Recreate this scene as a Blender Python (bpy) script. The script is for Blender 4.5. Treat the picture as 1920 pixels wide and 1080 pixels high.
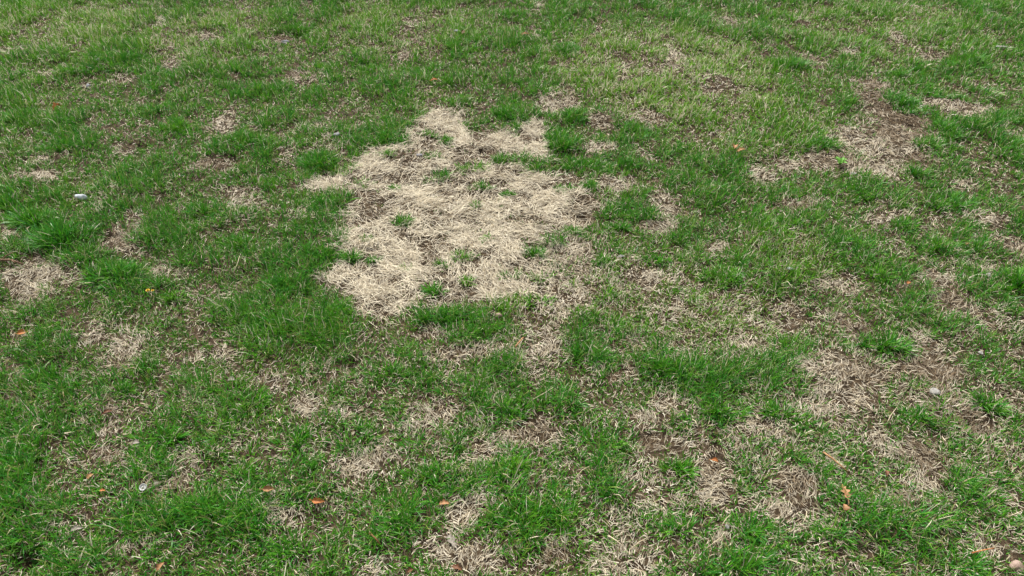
import bpy, math
import numpy as np

# ------------------------------------------------------------------ camera, sky, sun, exposure
scene = bpy.context.scene
for o in list(bpy.data.objects):
    bpy.data.objects.remove(o)
CAM_H = 1.60
PITCH = math.radians(40.0)
HFOV = math.radians(65.0)
cam_data = bpy.data.cameras.new('camera')
cam_data.sensor_width = 36.0
cam_data.lens = 18.0 / math.tan(HFOV / 2)
cam_data.clip_start = 0.05
cam_data.clip_end = 400.0
cam_data.dof.use_dof = True
cam_data.dof.focus_distance = 2.3
cam_data.dof.aperture_fstop = 9.0
cam = bpy.data.objects.new('camera', cam_data)
scene.collection.objects.link(cam)
cam.location = (0, 0, CAM_H)
cam.rotation_euler = (math.pi / 2 - PITCH, 0, 0)
scene.camera = cam

SUN_ELEV, SUN_AZ = math.radians(52), math.radians(-22)     # azimuth from +Y towards +X
world = bpy.data.worlds.new('World')
scene.world = world
world.use_nodes = True
wn = world.node_tree
wn.nodes.clear()
w_out = wn.nodes.new('ShaderNodeOutputWorld')
w_bg = wn.nodes.new('ShaderNodeBackground')
w_sky = wn.nodes.new('ShaderNodeTexSky')
w_sky.sky_type = 'NISHITA'
w_sky.sun_disc = False
w_sky.sun_elevation = SUN_ELEV
w_sky.sun_rotation = SUN_AZ
w_sky.dust_density = 4.0
w_sky.air_density = 1.0
w_hsv = wn.nodes.new('ShaderNodeHueSaturation')            # a clouded, nearly white sky
w_hsv.inputs['Saturation'].default_value = 0.15
w_bg.inputs['Strength'].default_value = 0.06
wn.links.new(w_sky.outputs['Color'], w_hsv.inputs['Color'])
wn.links.new(w_hsv.outputs['Color'], w_bg.inputs['Color'])
wn.links.new(w_bg.outputs['Background'], w_out.inputs['Surface'])

sun_data = bpy.data.lights.new('sun', 'SUN')
sun_data.energy = 1.5
sun_data.angle = math.radians(11)
sun_data.color = (1.0, 0.97, 0.92)
sun = bpy.data.objects.new('sun', sun_data)
scene.collection.objects.link(sun)
sun.location = (0, 0, 6)
sun.rotation_euler = (math.pi / 2 - SUN_ELEV, 0, math.pi - SUN_AZ)

scene.view_settings.view_transform = 'Standard'
scene.view_settings.look = 'None'
scene.view_settings.gamma = 1.0
scene.view_settings.use_curve_mapping = False
scene.view_settings.exposure = 1.84

# ------------------------------------------------------------------ helpers
rng = np.random.default_rng(7)
COL = scene.collection
F_PX = 960.0 / math.tan(HFOV / 2)
CP, SP = math.cos(PITCH), math.sin(PITCH)


def at(px, py):
    """a point of the level lawn, read off the photograph at 1920 x 1080"""
    u = (px - 960.0) / F_PX
    v = (540.0 - py) / F_PX
    dy, dz = CP + v * SP, -SP + v * CP
    t = CAM_H / -dz
    return u * t, dy * t


def _hash(ix, iy, seed):
    h = (ix.astype(np.int64) * 374761393 + iy.astype(np.int64) * 668265263 + seed * 1442695041) & 0xFFFFFFFF
    h = ((h ^ (h >> 13)) * 1274126177) & 0xFFFFFFFF
    h = (h ^ (h >> 16)) & 0xFFFFFFFF
    return h.astype(np.float64) / 4294967295.0


def vnoise(x, y, scale, seed):
    x = np.asarray(x) / scale
    y = np.asarray(y) / scale
    ix, iy = np.floor(x), np.floor(y)
    fx, fy = x - ix, y - iy
    fx = fx * fx * (3 - 2 * fx)
    fy = fy * fy * (3 - 2 * fy)
    ix = ix.astype(np.int64)
    iy = iy.astype(np.int64)
    a, b = _hash(ix, iy, seed), _hash(ix + 1, iy, seed)
    c, d = _hash(ix, iy + 1, seed), _hash(ix + 1, iy + 1, seed)
    return (a * (1 - fx) + b * fx) * (1 - fy) + (c * (1 - fx) + d * fx) * fy * 1.0


def fbm(x, y, scale, seed, octs=3):
    s, a, tot = 0.0, 1.0, 0.0
    for k in range(octs):
        s = s + a * vnoise(x, y, scale / (2 ** k), seed + 17 * k)
        tot += a
        a *= 0.55
    return s / tot - 0.5          # about -0.5 .. 0.5


def smooth(e0, e1, x):
    t = np.clip((x - e0) / (e1 - e0), 0, 1)
    return t * t * (3 - 2 * t)


# ------------------------------------------------------------------ where the lawn is dead, bare, lush or yellowish
# (centre x, centre y, half width, half height, strength): patches of lawn, read off the photograph
PATCH = [(740, 345, 105, 42, 1), (830, 420, 185, 82, 1), (960, 405, 130, 55, 1), (745, 485, 105, 66, 1),
         (715, 555, 75, 45, 1), (880, 515, 150, 55, 1), (865, 565, 60, 28, .9), (815, 255, 62, 38, .72),
         (905, 280, 100, 30, .72), (842, 215, 40, 20, .5), (1040, 430, 60, 60, .8), (610, 350, 38, 14, .9),
         (650, 525, 40, 28, .9), (1000, 268, 36, 36, .9), (1030, 347, 75, 18, .9), (1090, 395, 36, 28, 1), (1070, 375, 40, 22, .9),
         (690, 300, 50, 14, .7), (765, 300, 75, 24, 1), (880, 325, 120, 24, .85)]
DEAD = [(30, 100, 40, 8, .7), (85, 140, 25, 10, .6), (230, 145, 24, 12, .8), (313, 35, 18, 15, .6), (395, 70, 30, 10, .6),
        (325, 122, 24, 12, .7), (260, 190, 18, 10, .5), (425, 235, 24, 25, .8), (160, 245, 22, 10, .5), (80, 300, 28, 10, .7),
        (75, 332, 55, 12, .8), (240, 290, 22, 12, .6), (395, 312, 32, 13, .8), (155, 160, 14, 12, .6),
        (530, 70, 22, 10, .7), (570, 146, 36, 16, .9), (755, 106, 20, 11, .8), (770, 45, 22, 15, .5), (600, 240, 60, 10, .5),
        (540, 292, 17, 20, .8), (620, 268, 30, 15, .6), (1005, 72, 35, 10, .5), (1010, 15, 12, 10, .6), (1040, 198, 35, 30, .8),
        (1125, 277, 42, 14, .85), (1120, 230, 26, 12, .8), (1200, 220, 42, 12, .75), (1215, 297, 16, 10, .7),
        (1150, 345, 46, 15, .85), (1260, 100, 22, 22, .6), (1190, 135, 40, 20, .45), (1290, 125, 40, 25, .45),
        (1340, 160, 40, 20, .5), (1390, 40, 40, 20, .4), (1425, 330, 32, 20, .75), (1585, 95, 22, 9, .7), (1530, 120, 20, 20, .75),
        (1700, 15, 42, 10, .5), (1680, 70, 26, 10, .6), (1740, 112, 30, 15, .6), (1640, 178, 36, 35, .8), (1680, 240, 72, 38, .95),
        (1640, 272, 80, 28, .9), (1560, 300, 62, 18, .9), (1622, 315, 62, 20, .95), (1722, 308, 42, 16, .8),
        (1770, 202, 40, 16, .7), (1830, 215, 36, 18, .8), (1850, 160, 22, 10, .6), (1900, 250, 26, 15, .7), (1480, 310, 30, 15, .7),
        (1810, 350, 26, 12, .7), (70, 520, 66, 30, 1), (65, 555, 32, 25, .9), (15, 450, 22, 20, .8), (190, 385, 20, 20, .7),
        (215, 450, 30, 25, .8), (255, 420, 16, 18, .7), (250, 470, 32, 10, .7), (300, 510, 25, 12, .75), (345, 515, 27, 13, .8),
        (450, 390, 42, 25, .8), (430, 360, 30, 10, .7), (180, 630, 22, 22, .85), (240, 650, 38, 30, .85), (220, 692, 32, 13, .8),
        (425, 655, 24, 16, .75), (365, 667, 22, 12, .65), (40, 635, 20, 15, .6), (440, 550, 20, 12, .6), (560, 405, 25, 15, .8),
        (830, 625, 27, 11, .7), (900, 660, 52, 20, .85), (855, 672, 40, 18, .7), (1010, 640, 50, 40, .7), (655, 687, 20, 10, .7),
        (690, 715, 22, 8, .6), (510, 712, 32, 15, .6), (1250, 400, 30, 36, .85), (1230, 436, 28, 13, .9), (1150, 375, 26, 8, .8),
        (1070, 470, 62, 42, .7), (1050, 520, 75, 50, .65), (1075, 572, 48, 26, .65), (1200, 525, 52, 20, .7), (1190, 490, 22, 10, .6),
        (1270, 570, 22, 16, .7), (1215, 580, 30, 10, .6), (1340, 470, 42, 14, .6), (1250, 620, 26, 12, .7), (1265, 660, 26, 10, .7),
        (1420, 640, 42, 20, .6), (1180, 655, 32, 15, .65), (1190, 702, 22, 15, .6), (990, 692, 32, 26, .6), (1130, 700, 40, 12, .55),
        (1490, 385, 52, 12, .8), (1680, 405, 22, 10, .7), (1850, 410, 42, 16, .8), (1900, 460, 32, 16, .8), (1820, 500, 42, 15, .7),
        (1640, 420, 25, 10, .5), (1570, 530, 42, 13, .7), (1760, 525, 36, 13, .75), (1700, 545, 26, 10, .75), (1790, 568, 42, 26, .75),
        (1590, 605, 27, 22, .8), (1480, 570, 26, 10, .6), (1730, 640, 32, 26, .8), (1540, 682, 62, 26, .8), (1620, 700, 62, 20, .8),
        (1760, 702, 62, 20, .8), (1870, 600, 45, 35, .5), (195, 755, 36, 22, .9), (195, 820, 22, 12, .7), (200, 860, 42, 18, .8),
        (350, 745, 28, 13, .75), (395, 752, 16, 15, .6), (350, 856, 27, 22, .85), (300, 912, 62, 18, .9), (285, 945, 22, 12, .8),
        (250, 1035, 36, 16, .85), (115, 990, 27, 15, .6), (35, 800, 26, 10, .6), (450, 820, 30, 13, .7), (455, 790, 15, 15, .6),
        (470, 935, 16, 12, .7), (575, 762, 27, 20, .8), (520, 730, 22, 15, .6), (640, 772, 30, 15, .65), (680, 862, 52, 30, .85),
        (640, 850, 32, 20, .7), (800, 785, 46, 34, .85), (820, 830, 36, 15, .8), (895, 800, 26, 12, .75), (935, 845, 42, 32, .75),
        (870, 875, 30, 18, .6), (520, 962, 46, 30, .95), (505, 925, 22, 9, .8), (870, 950, 42, 35, .9), (920, 930, 30, 25, .75),
        (870, 1042, 62, 26, .85), (715, 1065, 36, 20, .85), (800, 1020, 22, 12, .6), (1000, 815, 50, 18, .85), (1260, 770, 36, 15, .75),
        (1220, 792, 32, 15, .75), (1200, 830, 22, 16, .8), (1262, 830, 22, 10, .7), (1405, 800, 36, 20, .85), (1330, 890, 28, 30, .85),
        (1345, 932, 32, 18, .85), (1190, 902, 32, 12, .7), (1230, 940, 62, 16, .8), (1160, 985, 32, 26, .75), (1170, 1052, 52, 30, .9),
        (1040, 1030, 42, 26, .85), (1340, 1010, 32, 15, .65), (1530, 772, 40, 26, .95), (1580, 740, 52, 20, .75), (1750, 745, 52, 20, .85),
        (1800, 772, 42, 20, .85), (1830, 802, 32, 15, .85), (1890, 745, 32, 15, .8), (1895, 840, 22, 13, .7), (1760, 862, 36, 36, .9),
        (1740, 908, 32, 26, .85), (1650, 810, 32, 15, .7), (1690, 842, 32, 15, .7), (1565, 870, 30, 15, .7), (1500, 900, 32, 30, .7),
        (1480, 962, 42, 26, .75), (1700, 945, 32, 26, .8), (1610, 1012, 26, 26, .8), (1460, 830, 22, 15, .7), (1880, 935, 16, 12, .6),
        (1850, 1042, 42, 20, .7), (1810, 1005, 32, 15, .65), (1620, 830, 360, 260, .27), (1250, 570, 280, 130, .20),
        (1250, 900, 300, 220, .14), (760, 800, 280, 160, .18), (230, 780, 200, 200, .10), (1750, 480, 200, 120, .12)]
BROWN = [(395, 312, 32, 13, .8), (570, 140, 30, 8, .6), (530, 70, 22, 10, .8), (1530, 120, 20, 20, .7), (1640, 178, 36, 35, .8),
         (1690, 240, 72, 34, .9), (1722, 308, 42, 16, .9), (1580, 300, 50, 16, .6), (95, 490, 34, 12, .8), (65, 562, 28, 16, .6),
         (215, 450, 30, 25, .8), (220, 692, 32, 13, .9), (1090, 400, 34, 26, .7), (870, 285, 36, 12, .9), (910, 280, 40, 12, .7),
         (865, 350, 24, 10, .8), (650, 392, 20, 20, .5), (1600, 605, 30, 22, .7), (1490, 385, 52, 12, .6), (1700, 545, 26, 10, .9),
         (1790, 568, 42, 26, .7), (1620, 700, 62, 20, .6), (1760, 702, 62, 20, .9), (195, 755, 36, 22, .8), (200, 860, 42, 18, .8),
         (300, 912, 62, 18, .8), (285, 945, 22, 12, .9), (350, 745, 28, 13, .7), (1200, 830, 24, 16, .9), (1000, 812, 40, 14, .7),
         (1040, 1035, 40, 22, .8), (1750, 745, 52, 20, .7), (1810, 790, 42, 26, .9), (1760, 862, 36, 36, .8), (1700, 945, 32, 26, .9),
         (1610, 1012, 26, 26, .9), (1500, 900, 30, 26, .6), (690, 600, 34, 8, .6), (835, 545, 16, 10, .3), (680, 372, 26, 12, .8), (720, 400, 22, 10, .5), (655, 560, 20, 10, .6), (695, 568, 26, 10, .7), (838, 410, 22, 16, .7), (800, 478, 22, 9, .6), (935, 545, 26, 10, .6), (1010, 400, 22, 8, .6), (880, 500, 30, 8, .6), (740, 435, 22, 8, .6), (700, 325, 26, 8, .5), (985, 500, 22, 9, .5), (900, 400, 14, 8, .5), (655, 687, 20, 10, .9),
         (800, 825, 30, 14, .7), (1330, 880, 24, 16, .5), (760, 480, 24, 10, .4), (1900, 460, 32, 16, .7), (255, 275, 20, 8, .6)]
YELLOW = [(1260, 140, 200, 90, .9), (1100, 120, 90, 60, .5), (110, 50, 160, 50, .6), (400, 70, 120, 60, .5), (760, 60, 160, 50, .45),
          (1400, 240, 180, 60, .5), (1380, 600, 120, 60, .5), (1250, 560, 200, 80, .4), (1470, 480, 80, 60, .6), (1000, 560, 120, 40, .6),
          (960, 345, 90, 26, .7), (1650, 60, 200, 60, .4), (900, 470, 80, 24, .7), (40, 240, 60, 60, .3), (1150, 350, 60, 30, .4)]
GREENER = [(545, 560, 120, 80, .5), (90, 210, 110, 40, .35), (420, 960, 140, 80, .35), (980, 950, 80, 70, .4), (100, 740, 120, 70, .35),
           (600, 430, 50, 70, .45), (1060, 270, 60, 50, .4), (820, 130, 100, 30, .25), (180, 110, 120, 30, .3), (640, 60, 100, 40, .3),
           (440, 450, 90, 60, .35), (950, 640, 60, 20, .3), (1270, 700, 70, 50, .5), (1100, 670, 70, 40, .35), (560, 210, 120, 40, .25),
           (1780, 370, 90, 40, .4), (860, 720, 90, 30, .3), (540, 1040, 90, 40, .35), (330, 1000, 120, 50, .3), (1120, 810, 70, 60, .35)]

GX0, GX1, GY0, GY1, GS = -4.4, 4.4, 0.05, 5.6, 0.012
gx = np.arange(GX0, GX1 + GS, GS)
gy = np.arange(GY0, GY1 + GS, GS)
MX, MY = np.meshgrid(gx, gy)
WX = MX + 0.075 * fbm(MX, MY, 0.13, 11, 3)
WY = MY + 0.075 * fbm(MX, MY, 0.13, 77, 3)


def paint(lst, lo=0.65, hi=1.3):
    keep = np.ones_like(MX)
    for cx, cy, rx, ry, s in lst:
        x0, y0 = at(cx, cy - ry)
        x1, y1 = at(cx, cy + ry)
        mx, my = (x0 + x1) / 2, (y0 + y1) / 2
        ax, _ = at(cx + rx, cy)
        bx, _ = at(cx - rx, cy)
        hx, hy = (ax - bx) / 2, (y0 - y1) / 2
        i0, i1 = np.searchsorted(gx, [mx - 1.7 * hx - .12, mx + 1.7 * hx + .12])
        j0, j1 = np.searchsorted(gy, [my - 1.7 * hy - .12, my + 1.7 * hy + .12])
        if i1 <= i0 or j1 <= j0:
            continue
        sl = (slice(j0, j1), slice(i0, i1))
        r = np.hypot((WX[sl] - mx) / hx, (WY[sl] - my) / hy)
        keep[sl] *= 1 - s * (1 - smooth(lo, hi, r))
    return 1 - keep


f_patch, f_dead, f_brown = paint(PATCH), paint(DEAD, .35, 1.55), paint(BROWN, .5, 1.4)
f_yellow, f_green = paint(YELLOW), paint(GREENER)


def sample(f, x, y):
    u = np.clip((x - GX0) / GS, 0, len(gx) - 1.001)
    v = np.clip((y - GY0) / GS, 0, len(gy) - 1.001)
    i, j = u.astype(int), v.astype(int)
    a, b = u - i, v - j
    return (f[j, i] * (1 - a) + f[j, i + 1] * a) * (1 - b) + (f[j + 1, i] * (1 - a) + f[j + 1, i + 1] * a) * b


# cover of living grass, 0..1
f_cover = np.clip(0.98 + 0.60 * fbm(WX, WY, 0.22, 5, 3) + 1.15 * fbm(WX, WY, 0.085, 9, 2) + 0.5 * f_green
                  - 0.95 * f_dead - 0.10 * f_yellow, 0.0, 1.15)
f_cover = f_cover * (1 - 0.975 * smooth(0.25, 0.8, f_patch))

# dark burrow-like hollows in the straw (pixel x, y, radius in metres, depth)
HOLES = [(868, 347, .022, .03), (905, 285, .020, .03), (862, 287, .024, .03), (1088, 408, .030, .03), (768, 452, .012, .025),
         (1020, 548, .014, .02), (1012, 425, .010, .02), (640, 395, .012, .02), (203, 447, .020, .03), (655, 684, .022, .03),
         (268, 272, .022, .03), (1205, 822, .022, .02), (1830, 800, .03, .02), (60, 1055, .022, .03), (1610, 1020, .022, .025),
         (1090, 1050, .018, .02), (198, 1000, .012, .02), (700, 470, .010, .018), (826, 405, .014, .02), (775, 296, .012, .02),
         (300, 395, .015, .02), (1700, 240, .02, .02), (1520, 90, .02, .02), (790, 965, .014, .02), (1440, 590, .016, .02)]
HXY = [at(h[0], h[1]) + h[2:] for h in HOLES]


def height(x, y):
    z = 0.030 * fbm(x, y, 0.55, 31, 3) + 0.020 * fbm(x, y, 0.12, 41, 2)
    for hx, hy, r, d in HXY:
        z = z - d * np.exp(-(((x - hx) / r) ** 2 + ((y - hy) / r) ** 2))
    return z


# ------------------------------------------------------------------ clumps of grass one can tell apart
#  x, y, half width, half height in the photograph, blade length m, yellowness, share of full density
LB_IN = ('small green tuft standing alone on the large dead straw patch', 'green tufts inside the dead patch')
LB_FAINT = ('sparse pale green sprout poking through the large dead straw patch', 'faint sprouts inside the dead patch')
LB_RIM = ('dense green grass clump bordering the large dead straw patch', 'clumps around the rim of the dead patch')
LB_LAWN = ('thick dark green grass clump standing out of the patchy lawn', 'dark clumps out in the lawn')
LB_BROWN = ('green grass clump beside a brown bare patch of the lawn', 'clumps beside the brown bare patches')
TUFTS = [
    (757, 413, 17, 15, .045, .1, 1.0, ('spiky dark green tuft alone amid the palest straw of the dead patch', None)),
    (818, 546, 20, 14, .036, .15, 1.2, ('round compact green tuft alone in the dead patch above a larger clump', None)),
    (1000, 478, 20, 10, .034, .05, .9, ('low blue green rosette on straw of the dead patch near yellowish clumps', None)),
    (945, 303, 22, 11, .036, .2, 1.2, LB_IN), (826, 330, 28, 13, .038, .15, 1.0, LB_IN), (885, 315, 36, 11, .034, .5, .7, LB_IN),
    (660, 484, 17, 12, .038, .1, 1.0, LB_IN), (701, 489, 9, 7, .026, .1, .9, LB_IN), (953, 369, 11, 7, .026, .2, .9, LB_IN),
    (739, 355, 8, 5, .024, .2, .9, LB_IN), (905, 353, 18, 8, .028, .2, .8, LB_IN), (835, 264, 13, 9, .03, .2, .9, LB_IN),
    (1058, 356, 22, 7, .03, .2, .9, LB_IN), (1104, 351, 18, 9, .032, .2, 1.0, LB_IN), (868, 482, 22, 12, .032, .5, .8, LB_IN),
    (1040, 455, 32, 11, .034, .2, .9, LB_IN), (1072, 438, 28, 10, .032, .2, .8, LB_IN),
    (678, 346, 20, 14, .032, .35, .45, LB_FAINT), (893, 386, 7, 8, .026, .3, .6, LB_FAINT), (925, 452, 18, 9, .028, .5, .35, LB_FAINT),
    (830, 498, 12, 7, .026, .4, .6, LB_FAINT), (870, 527, 18, 11, .030, .5, .5, LB_FAINT), (962, 514, 24, 10, .030, .4, .45, LB_FAINT),
    (685, 453, 10, 5, .024, .3, .5, LB_FAINT), (812, 292, 13, 9, .028, .3, .6, LB_FAINT), (800, 254, 24, 11, .03, .3, .5, LB_FAINT),
    (670, 292, 20, 9, .03, .3, .5, LB_FAINT), (722, 291, 18, 7, .03, .5, .5, LB_FAINT), (762, 505, 8, 5, .024, .4, .5, LB_FAINT),
    (625, 357, 8, 5, .024, .3, .6, LB_FAINT), (1015, 520, 30, 12, .03, .5, .4, LB_FAINT), (1000, 560, 40, 12, .03, .5, .5, LB_FAINT),
    (813, 590, 44, 22, .045, .05, 1.1, ('broad deep green clump at the rim of dead patch below a round tuft', None)),
    (600, 300, 38, 27, .050, .1, 1.1, LB_RIM), (715, 260, 26, 17, .046, .1, 1.1, LB_RIM), (598, 378, 32, 16, .045, .1, 1.0, LB_RIM),
    (612, 470, 34, 28, .045, .1, 1.0, LB_RIM), (540, 530, 50, 24, .05, .05, .9, LB_RIM), (540, 600, 80, 30, .05, .1, .7, LB_RIM),
    (850, 585, 24, 14, .038, .1, .9, LB_RIM), (905, 620, 34, 18, .042, .1, .9, LB_RIM), (948, 214, 34, 17, .045, .2, 1.1, LB_RIM),
    (1050, 258, 28, 34, .045, .15, 1.0, LB_RIM), (1080, 215, 26, 18, .042, .2, .9, LB_RIM), (1150, 398, 32, 15, .042, .2, 1.0, LB_RIM),
    (1160, 425, 18, 13, .04, .2, 1.0, LB_RIM), (640, 580, 24, 18, .042, .2, .7, LB_RIM), (1090, 310, 60, 14, .04, .2, .7, LB_RIM),
    (120, 440, 56, 34, .085, .05, 1.1, ('biggest shaggy clump of long dark grass beside pale oblong debris', None)),
    (60, 405, 36, 30, .075, .1, 1.0, ('tall clump of arching grass joined behind the biggest shaggy clump', None)),
    (20, 378, 26, 22, .06, .2, 1.0, LB_LAWN), (215, 510, 60, 28, .062, .1, 1.0, LB_LAWN), (160, 474, 30, 18, .05, .25, .9, LB_LAWN),
    (325, 553, 24, 13, .045, .3, .9, ('bright green tuft beside small yellow flower heads', None)),
    (1060, 90, 24, 16, .05, .1, 1.0, LB_LAWN), (1190, 240, 26, 10, .042, .1, 1.0, LB_LAWN),
    (1482, 116, 35, 16, .05, .2, 1.1, LB_LAWN), (1690, 187, 32, 26, .05, .1, 1.1, LB_BROWN), (1680, 139, 22, 11, .045, .2, 1.0, LB_LAWN),
    (1770, 242, 28, 22, .048, .15, 1.1, LB_BROWN), (1740, 272, 34, 12, .042, .2, .9, LB_BROWN), (1718, 325, 20, 11, .04, .2, 1.1, LB_BROWN),
    (1540, 268, 28, 18, .046, .2, 1.0, LB_BROWN), (1780, 372, 48, 22, .05, .15, 1.0, LB_LAWN), (1610, 365, 40, 14, .046, .3, .8, LB_LAWN),
    (1478, 420, 24, 11, .042, .2, 1.0, LB_LAWN), (1230, 486, 22, 13, .042, .15, 1.1, LB_LAWN), (1130, 490, 24, 14, .04, .2, .9, LB_LAWN),
    (1350, 516, 46, 24, .05, .3, 1.0, LB_LAWN), (1642, 513, 28, 16, .048, .5, .9, ('yellow green upright tuft in strawy lawn', None)),
    (1662, 640, 44, 24, .058, .1, 1.1, ('dark spreading clump standing just above a wide brown thatch patch', None)),
    (1905, 522, 34, 34, .07, .15, 1.0, ('tall dark clump with one long broad pale blade', None)),
    (1275, 690, 58, 36, .05, .2, .8, LB_LAWN), (1235, 684, 26, 22, .05, .2, .8, LB_LAWN), (1100, 660, 46, 26, .045, .15, .8, LB_LAWN),
    (1355, 766, 46, 20, .05, .25, 1.0, LB_LAWN), (965, 872, 26, 16, .045, .7, 1.1, ('small bright yellow green tuft near tan bare straw', None)),
    (985, 960, 56, 36, .05, .2, .8, LB_LAWN), (1270, 874, 32, 17, .045, .25, 1.0, LB_LAWN), (800, 885, 46, 18, .045, .2, .9, LB_LAWN),
    (1400, 985, 44, 28, .052, .1, 1.0, LB_LAWN), (1390, 1062, 48, 28, .052, .2, 1.0, LB_LAWN), (1290, 985, 44, 28, .05, .15, .8, LB_LAWN),
    (300, 815, 46, 34, .06, .15, .9, LB_LAWN), (105, 700, 54, 28, .052, .1, .8, LB_LAWN), (400, 955, 56, 30, .05, .15, .8, LB_LAWN),
    (470, 748, 36, 14, .046, .15, .9, LB_LAWN), (555, 820, 46, 26, .05, .2, .8, LB_LAWN), (1805, 1050, 38, 22, .05, .1, 1.0, LB_LAWN),
    (1795, 895, 36, 28, .05, .1, .9, LB_BROWN), (1855, 750, 30, 28, .05, .15, 1.0, LB_BROWN), (450, 455, 44, 24, .048, .15, .8, LB_LAWN),
    (385, 392, 44, 18, .046, .15, .8, LB_LAWN), (470, 262, 44, 17, .045, .3, .8, LB_LAWN), (800, 130, 40, 13, .045, .2, .8, LB_LAWN),
    (330, 235, 40, 18, .045, .5, .7, LB_LAWN), (40, 215, 40, 20, .05, .1, .9, LB_LAWN), (110, 270, 40, 18, .045, .3, .8, LB_LAWN),
    (690, 128, 36, 12, .042, .4, .8, LB_LAWN), (560, 50, 36, 14, .045, .3, .8, LB_LAWN), (240, 108, 46, 12, .045, .15, .9, LB_LAWN),
    (1870, 220, 34, 16, .045, .3, .9, LB_LAWN), (1810, 110, 40, 13, .045, .4, .8, LB_LAWN), (1760, 460, 44, 16, .045, .3, .8, LB_LAWN),
    (1700, 420, 32, 15, .045, .2, .9, LB_LAWN), (1480, 640, 40, 20, .045, .3, .7, LB_LAWN), (1460, 770, 30, 18, .045, .2, .9, LB_LAWN),
    (60, 880, 50, 26, .048, .1, .8, LB_LAWN), (230, 730, 20, 14, .045, .2, .8, LB_LAWN), (1120, 820, 44, 26, .048, .2, .8, LB_LAWN),
    (950, 760, 50, 20, .045, .2, .7, LB_LAWN), (720, 700, 50, 16, .045, .2, .6, LB_LAWN), (60, 1000, 50, 26, .05, .15, .7, LB_LAWN),
    (560, 1020, 60, 30, .05, .15, .7, LB_LAWN), (1560, 990, 36, 18, .045, .15, .7, LB_LAWN), (1720, 780, 30, 18, .042, .1, .8, LB_LAWN),
]
f_tuft = paint([(t[0], t[1] + .25 * t[3], t[2], t[3], min(1, 1.1 * t[6])) for t in TUFTS])

# ------------------------------------------------------------------ materials
def new_mat(name):
    m = bpy.data.materials.new(name)
    m.use_nodes = True
    m.node_tree.nodes.clear()
    return m, m.node_tree.nodes, m.node_tree.links


def blade_material(name, rough, trans, spec):
    m, N, L = new_mat(name)
    out = N.new('ShaderNodeOutputMaterial')
    a = N.new('ShaderNodeAttribute')
    a.attribute_name = 'tint'
    p = N.new('ShaderNodeBsdfPrincipled')
    p.inputs['Roughness'].default_value = rough
    p.inputs['Specular IOR Level'].default_value = spec
    t = N.new('ShaderNodeBsdfTranslucent')
    mix = N.new('ShaderNodeMixShader')
    mix.inputs[0].default_value = trans
    L.new(a.outputs['Color'], p.inputs['Base Color'])
    L.new(a.outputs['Color'], t.inputs['Color'])
    L.new(p.outputs[0], mix.inputs[1])
    L.new(t.outputs[0], mix.inputs[2])
    L.new(mix.outputs[0], out.inputs['Surface'])
    return m


M_GRASS = blade_material('living grass', 0.38, 0.28, 0.28)
M_STRAW = blade_material('dead straw', 0.62, 0.18, 0.30)


def noise_material(name, stops, scale, rough=0.8, bump=0.3, detail=6, spec=0.3, bscale=None, coords='Object'):
    m, N, L = new_mat(name)
    out = N.new('ShaderNodeOutputMaterial')
    p = N.new('ShaderNodeBsdfPrincipled')
    p.inputs['Roughness'].default_value = rough
    p.inputs['Specular IOR Level'].default_value = spec
    tc = N.new('ShaderNodeTexCoord')
    n = N.new('ShaderNodeTexNoise')
    n.inputs['Scale'].default_value = scale
    n.inputs['Detail'].default_value = detail
    n.inputs['Roughness'].default_value = 0.65
    r = N.new('ShaderNodeValToRGB')
    el = r.color_ramp.elements
    while len(el) < len(stops):
        el.new(0.5)
    for e, (pos, c) in zip(el, stops):
        e.position = pos
        e.color = (*c, 1)
    b = N.new('ShaderNodeBump')
    b.inputs['Strength'].default_value = bump
    b.inputs['Distance'].default_value = 0.004
    n2 = N.new('ShaderNodeTexNoise')
    n2.inputs['Scale'].default_value = bscale or scale * 3
    n2.inputs['Detail'].default_value = 5
    L.new(tc.outputs[coords], n.inputs['Vector'])
    L.new(tc.outputs[coords], n2.inputs['Vector'])
    L.new(n.outputs['Fac'], r.inputs['Fac'])
    L.new(r.outputs['Color'], p.inputs['Base Color'])
    L.new(n2.outputs['Fac'], b.inputs['Height'])
    L.new(b.outputs['Normal'], p.inputs['Normal'])
    L.new(p.outputs[0], out.inputs['Surface'])
    return m


M_SOIL = noise_material('soil with litter', [(0.30, (.012, .008, .005)), (0.46, (.034, .023, .013)), (0.60, (.075, .052, .030)),
                                             (0.75, (.17, .125, .078))], 60, 0.95, 0.8, 8, 0.15, 240)
M_LEAF_O = noise_material('orange dry leaf', [(0.3, (.26, .085, .022)), (0.55, (.42, .16, .045)), (0.75, (.55, .26, .09))], 90, .6, .3)
M_LEAF_T = noise_material('tan dry leaf', [(0.3, (.20, .095, .038)), (0.52, (.36, .19, .085)), (0.75, (.48, .29, .15))], 90, .65, .3)
M_LEAF_B = noise_material('brown dry leaf', [(0.3, (.075, .032, .015)), (0.55, (.17, .07, .03)), (0.75, (.26, .12, .05))], 90, .6, .3)
M_LEAF_G = noise_material('grey bleached leaf', [(0.3, (.13, .11, .085)), (0.5, (.25, .22, .18)), (0.75, (.38, .35, .30))], 90, .7, .3)
M_TWIG = noise_material('brown bark', [(0.3, (.07, .04, .022)), (0.55, (.16, .095, .055)), (0.75, (.28, .18, .11))], 120, .8, .5)
M_STONE_W = noise_material('pale stone', [(0.3, (.15, .14, .12)), (0.5, (.27, .26, .235)), (0.72, (.44, .42, .40))], 80, .7, .4)
M_STONE_G = noise_material('grey stone', [(0.3, (.13, .13, .14)), (0.55, (.23, .23, .25)), (0.75, (.30, .30, .315))], 80, .7, .4)
M_STONE_T = noise_material('tan stone', [(0.3, (.17, .115, .08)), (0.55, (.28, .20, .155)), (0.75, (.38, .29, .24))], 80, .7, .4)
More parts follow.
